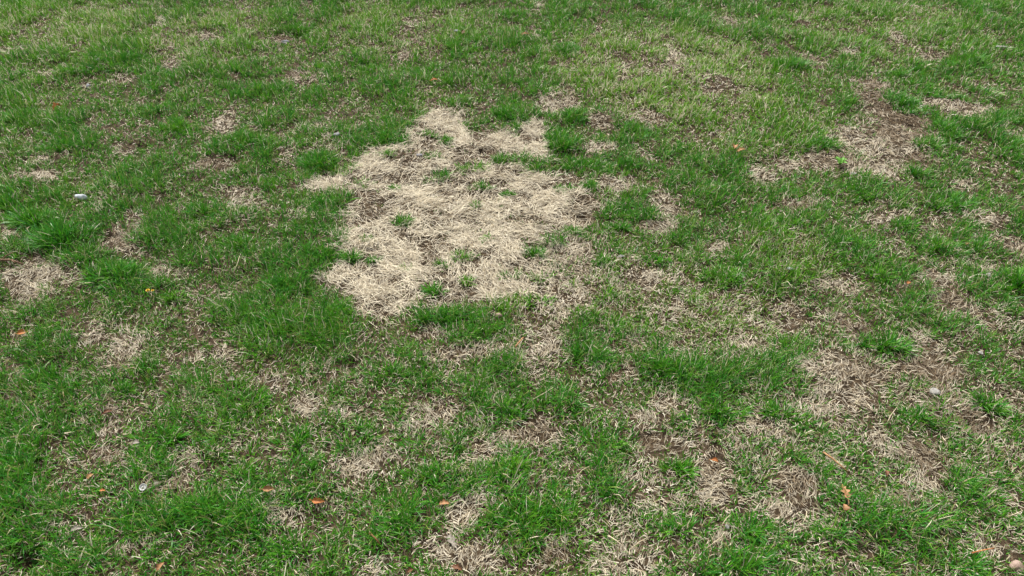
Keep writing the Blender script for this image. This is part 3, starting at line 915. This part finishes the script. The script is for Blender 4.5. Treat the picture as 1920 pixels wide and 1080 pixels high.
twig([(-60, 492, .004), (-20, 495, .006), (8, 498, .006), (26, 496, .004), (47, 502, .0)], .0052, .0030, M_TWIG,
     'brown bent twig lying above the strawy bare patch', 'twig', 'twig', .014, [(2, .03, .03, .008), (3, .022, -.02, .004)])
twig([(1540, 857, .004), (1556, 868, .006), (1572, 879, .005), (1588, 890, .002)], .0024, .0014, M_LEAF_T,
     'thin orange tan twig lying above the lobed oak leaf', 'twig', 'twig', .014)
twig([(694, 1006, .01), (704, 1016, .012), (714, 1026, .008)], .0026, .0018, M_LEAF_B,
     'short reddish brown stick between straw and grass', 'twig', 'twig', .010)
twig([(966, 660, .004), (974, 650, .008), (981, 641, .008)], .003, .002, M_LEAF_T,
     'short tan orange stick on pale straw below the dead patch', 'twig', 'twig', .012)
twig([(1812, 1052, .006), (1832, 1050, .012), (1852, 1046, .010)], .0018, .0010, M_LEAF_O,
     'thin orange dry stalk crossing a dark clump', 'stalk', 'dry_stalk', .03)
twig([(760, 300, .008), (772, 295, .012), (788, 290, .010)], .0022, .0012, M_TWIG,
     'thin dark twig lying on pale straw beside a grey stone', 'twig', 'twig', .010)
M_STALK = noise_material('pale dry stalk', [(0.3, (.42, .33, .20)), (0.7, (.66, .57, .40))], 100, .6, .2)
STK = ('long pale dry stalk lying loose on top of the grass', 'loose pale stalks on the grass')
for a, b in [((1180, 1036), (1213, 1016)), ((1352, 990), (1368, 972)), ((1322, 1036), (1353, 1014)), ((998, 758), (1037, 738)),
             ((440, 517), (453, 493)), ((1882, 979), (1909, 970)), ((1140, 1008), (1172, 1034)), ((1296, 795), (1306, 812)),
             ((1510, 965), (1502, 990)), ((350, 930), (368, 928)), ((266, 762), (284, 770)), ((1150, 935), (1168, 948)),
             ((1478, 1055), (1510, 1072)), ((640, 895), (664, 880)), ((1660, 800), (1676, 776)), ((1080, 900), (1104, 884))]:
    mid = ((a[0] + b[0]) / 2 + trg.normal(0, 2), (a[1] + b[1]) / 2 + trg.normal(0, 1.5))
    twig([(*a, 0), (*mid, .008), (*b, .006)], .0011, .0007, M_STALK, STK[0], 'stalk', 'dry_stalk', .020, None, STK[1])

# yellow flower with two heads
x, y, z = ground_at(284, 556)
fl = bpy.data.objects.new('yellow_flower', None)
COL.objects.link(fl)
fl.empty_display_size = .02
fl.location = (x, y, z)
for hx, hy, hz, R in ((-.004, 0, .030, .0065), (.008, .004, .026, .0045)):
    tube('stem', [(0, 0, -.003), (hx * .6, hy * .6, hz * .6), (hx, hy, hz)], [.0010, .0009, .0009], M_STEM, fl, 5)
    verts, faces = [], []
    for ring, (n_, rad, up) in enumerate(((14, 1.0, .15), (11, .75, .5), (7, .45, .8))):
        for i in range(n_):
            a = 2 * math.pi * (i + .4 * ring) / n_
            c, s = math.cos(a), math.sin(a)
            w = R * .16
            b0 = len(verts)
            verts += [(hx - s * w * .4, hy + c * w * .4, hz), (hx + s * w * .4, hy - c * w * .4, hz),
                      (hx + c * R * rad + s * w, hy + s * R * rad - c * w, hz + up * R * .7),
                      (hx + c * R * rad - s * w, hy + s * R * rad + c * w, hz + up * R * .7)]
            faces.append((b0, b0 + 1, b0 + 2, b0 + 3))
    poly('flower_head', verts, faces, M_PETAL, fl)
tag(fl, 'two small yellow flower heads in the green lawn', 'flower')

# pale green weed seedling on the brown patch
x, y, z = ground_at(1573, 314)
wd = bpy.data.objects.new('weed_seedling', None)
COL.objects.link(wd)
wd.empty_display_size = .02
wd.location = (x, y, z + .010)
for i in range(7):
    lf = leaf_blade('leaf', .034, [.15, .4, .8, 1, .9, .5, .05], .0085, M_WEED, .35, .3, trg, wd)
    a = 2 * math.pi * i / 7 + trg.normal(0, .2)
    lf.rotation_euler = (trg.normal(0, .2), -.55 - .2 * (i % 2), a)
    lf.location = (.014 * math.cos(a), .014 * math.sin(a), .012)
tag(wd, 'bright pale green broad-leaved seedling on the brown bare patch', 'weed')

# ------------------------------------------------------------------ clumps that stand next to one findable thing are called by it
LANDMARKS = {'pinkish tan oval dry leaf': 'the pinkish tan oval leaf', 'orange narrow dry leaf': 'the orange narrow leaf on short grass',
             'bright orange slim leaf': 'the bright orange slim leaf', 'curled orange brown leaf': 'the curled orange brown leaf',
             'small orange leaf scrap in': 'the small orange leaf scrap', 'faded orange leaf': 'the faded orange leaf on thin grass',
             'pale orange flat leaf': 'the pair of pale orange leaf halves', 'tan orange lobed': 'the lobed oak leaf',
             'ochre curled': 'the ochre curled leaf', 'pinkish orange crumpled': 'the pinkish orange crumpled leaf',
             'reddish brown narrow': 'the reddish brown leaf on brown thatch', 'dark brown withered': 'the withered dark brown leaf',
             'small rust red': 'the rust red leaf scrap', 'grey bleached oval': 'the grey bleached oval leaf',
             'cream bleached': 'the cream bleached leaf scrap', 'pale tan husk': 'the pale tan husk', 'greyish tan flat': 'the greyish tan flat leaf',
             'rosy tan': 'the rosy tan flattened leaf', 'pale grey oblong': 'the pale grey oblong lump', 'white rounded pebble': 'the white rounded pebble',
             'smooth pinkish': 'the smooth pinkish tan pebble', 'dark grey angular': 'the dark angular stone', 'grey stone half': 'the half sunk grey stone',
             'flat grey stone on': 'the flat grey stone in a brown gap', 'bluish white chip': 'the bluish white chip', 'flat white chip': 'the flat white chip on straw',
             'bright white chip': 'the bright white chip', 'white flat chip': 'the white flat chip by the dead patch', 'tiny white crumb': 'the tiny white crumb',
             'tan pebble in straw': 'the tan pebble in straw', 'little white chip': 'the little white chip among coarse blades',
             'dark grey flat stone': 'the dark flat stone on straw', 'grey pebble in': 'the grey pebble in yellowish grass',
             'tan grey pebble': 'the tan grey pebble at the dead patch rim', 'small round pale': 'the round grey disc', 'brown bent twig': 'the brown bent twig',
             'thin orange tan twig': 'the thin orange twig', 'short reddish brown stick': 'the short reddish stick', 'short tan orange stick': 'the short tan stick below the dead patch',
             'thin orange dry stalk': 'the thin orange stalk', 'two small yellow': 'the yellow flower heads', 'bright pale green': 'the pale green seedling',
             'round compact green': 'the round compact tuft in the dead patch', 'spiky dark green': 'the spiky tuft on the palest straw',
             'low blue green': 'the low blue green rosette', 'biggest shaggy': 'the biggest shaggy clump', 'small bright yellow': 'the small yellow green tuft',
             'dark spreading': 'the dark spreading clump above brown thatch', 'tall dark clump': 'the tall dark clump with a pale blade',
             'yellow green upright': 'the yellow green upright tuft', 'broad deep green': 'the broad deep green rim clump'}
marks = [(o, v) for o in scene.objects for k, v in LANDMARKS.items() if str(o.get('label', '')).startswith(k)]
shared = [o for o in TUFT_OBJS if o.get('group')]
pairs = sorted(((m.location.xy - t.location.xy).length, i, j) for i, (m, v) in enumerate(marks) for j, t in enumerate(shared))
rank, done = {}, set()
KIND = {LB_IN[1]: 'small tuft inside dead patch', LB_FAINT[1]: 'sparse sprout inside dead patch', LB_RIM[1]: 'dense rim clump', LB_LAWN[1]: 'dark lawn clump', LB_BROWN[1]: 'green clump by bare soil'}
for d, i, j in pairs:
    t = shared[j]
    key = (i, t['group'])
    rank[key] = rank.get(key, 0) + 1            # how many of this sort stand nearer to that landmark
    if j in done or d > .5 or rank[key] > 2:
        continue
    done.add(j)
    t['label'] = KIND[t['group']] + (' closest to ' if rank[key] == 1 else ' second closest to ') + marks[i][1]
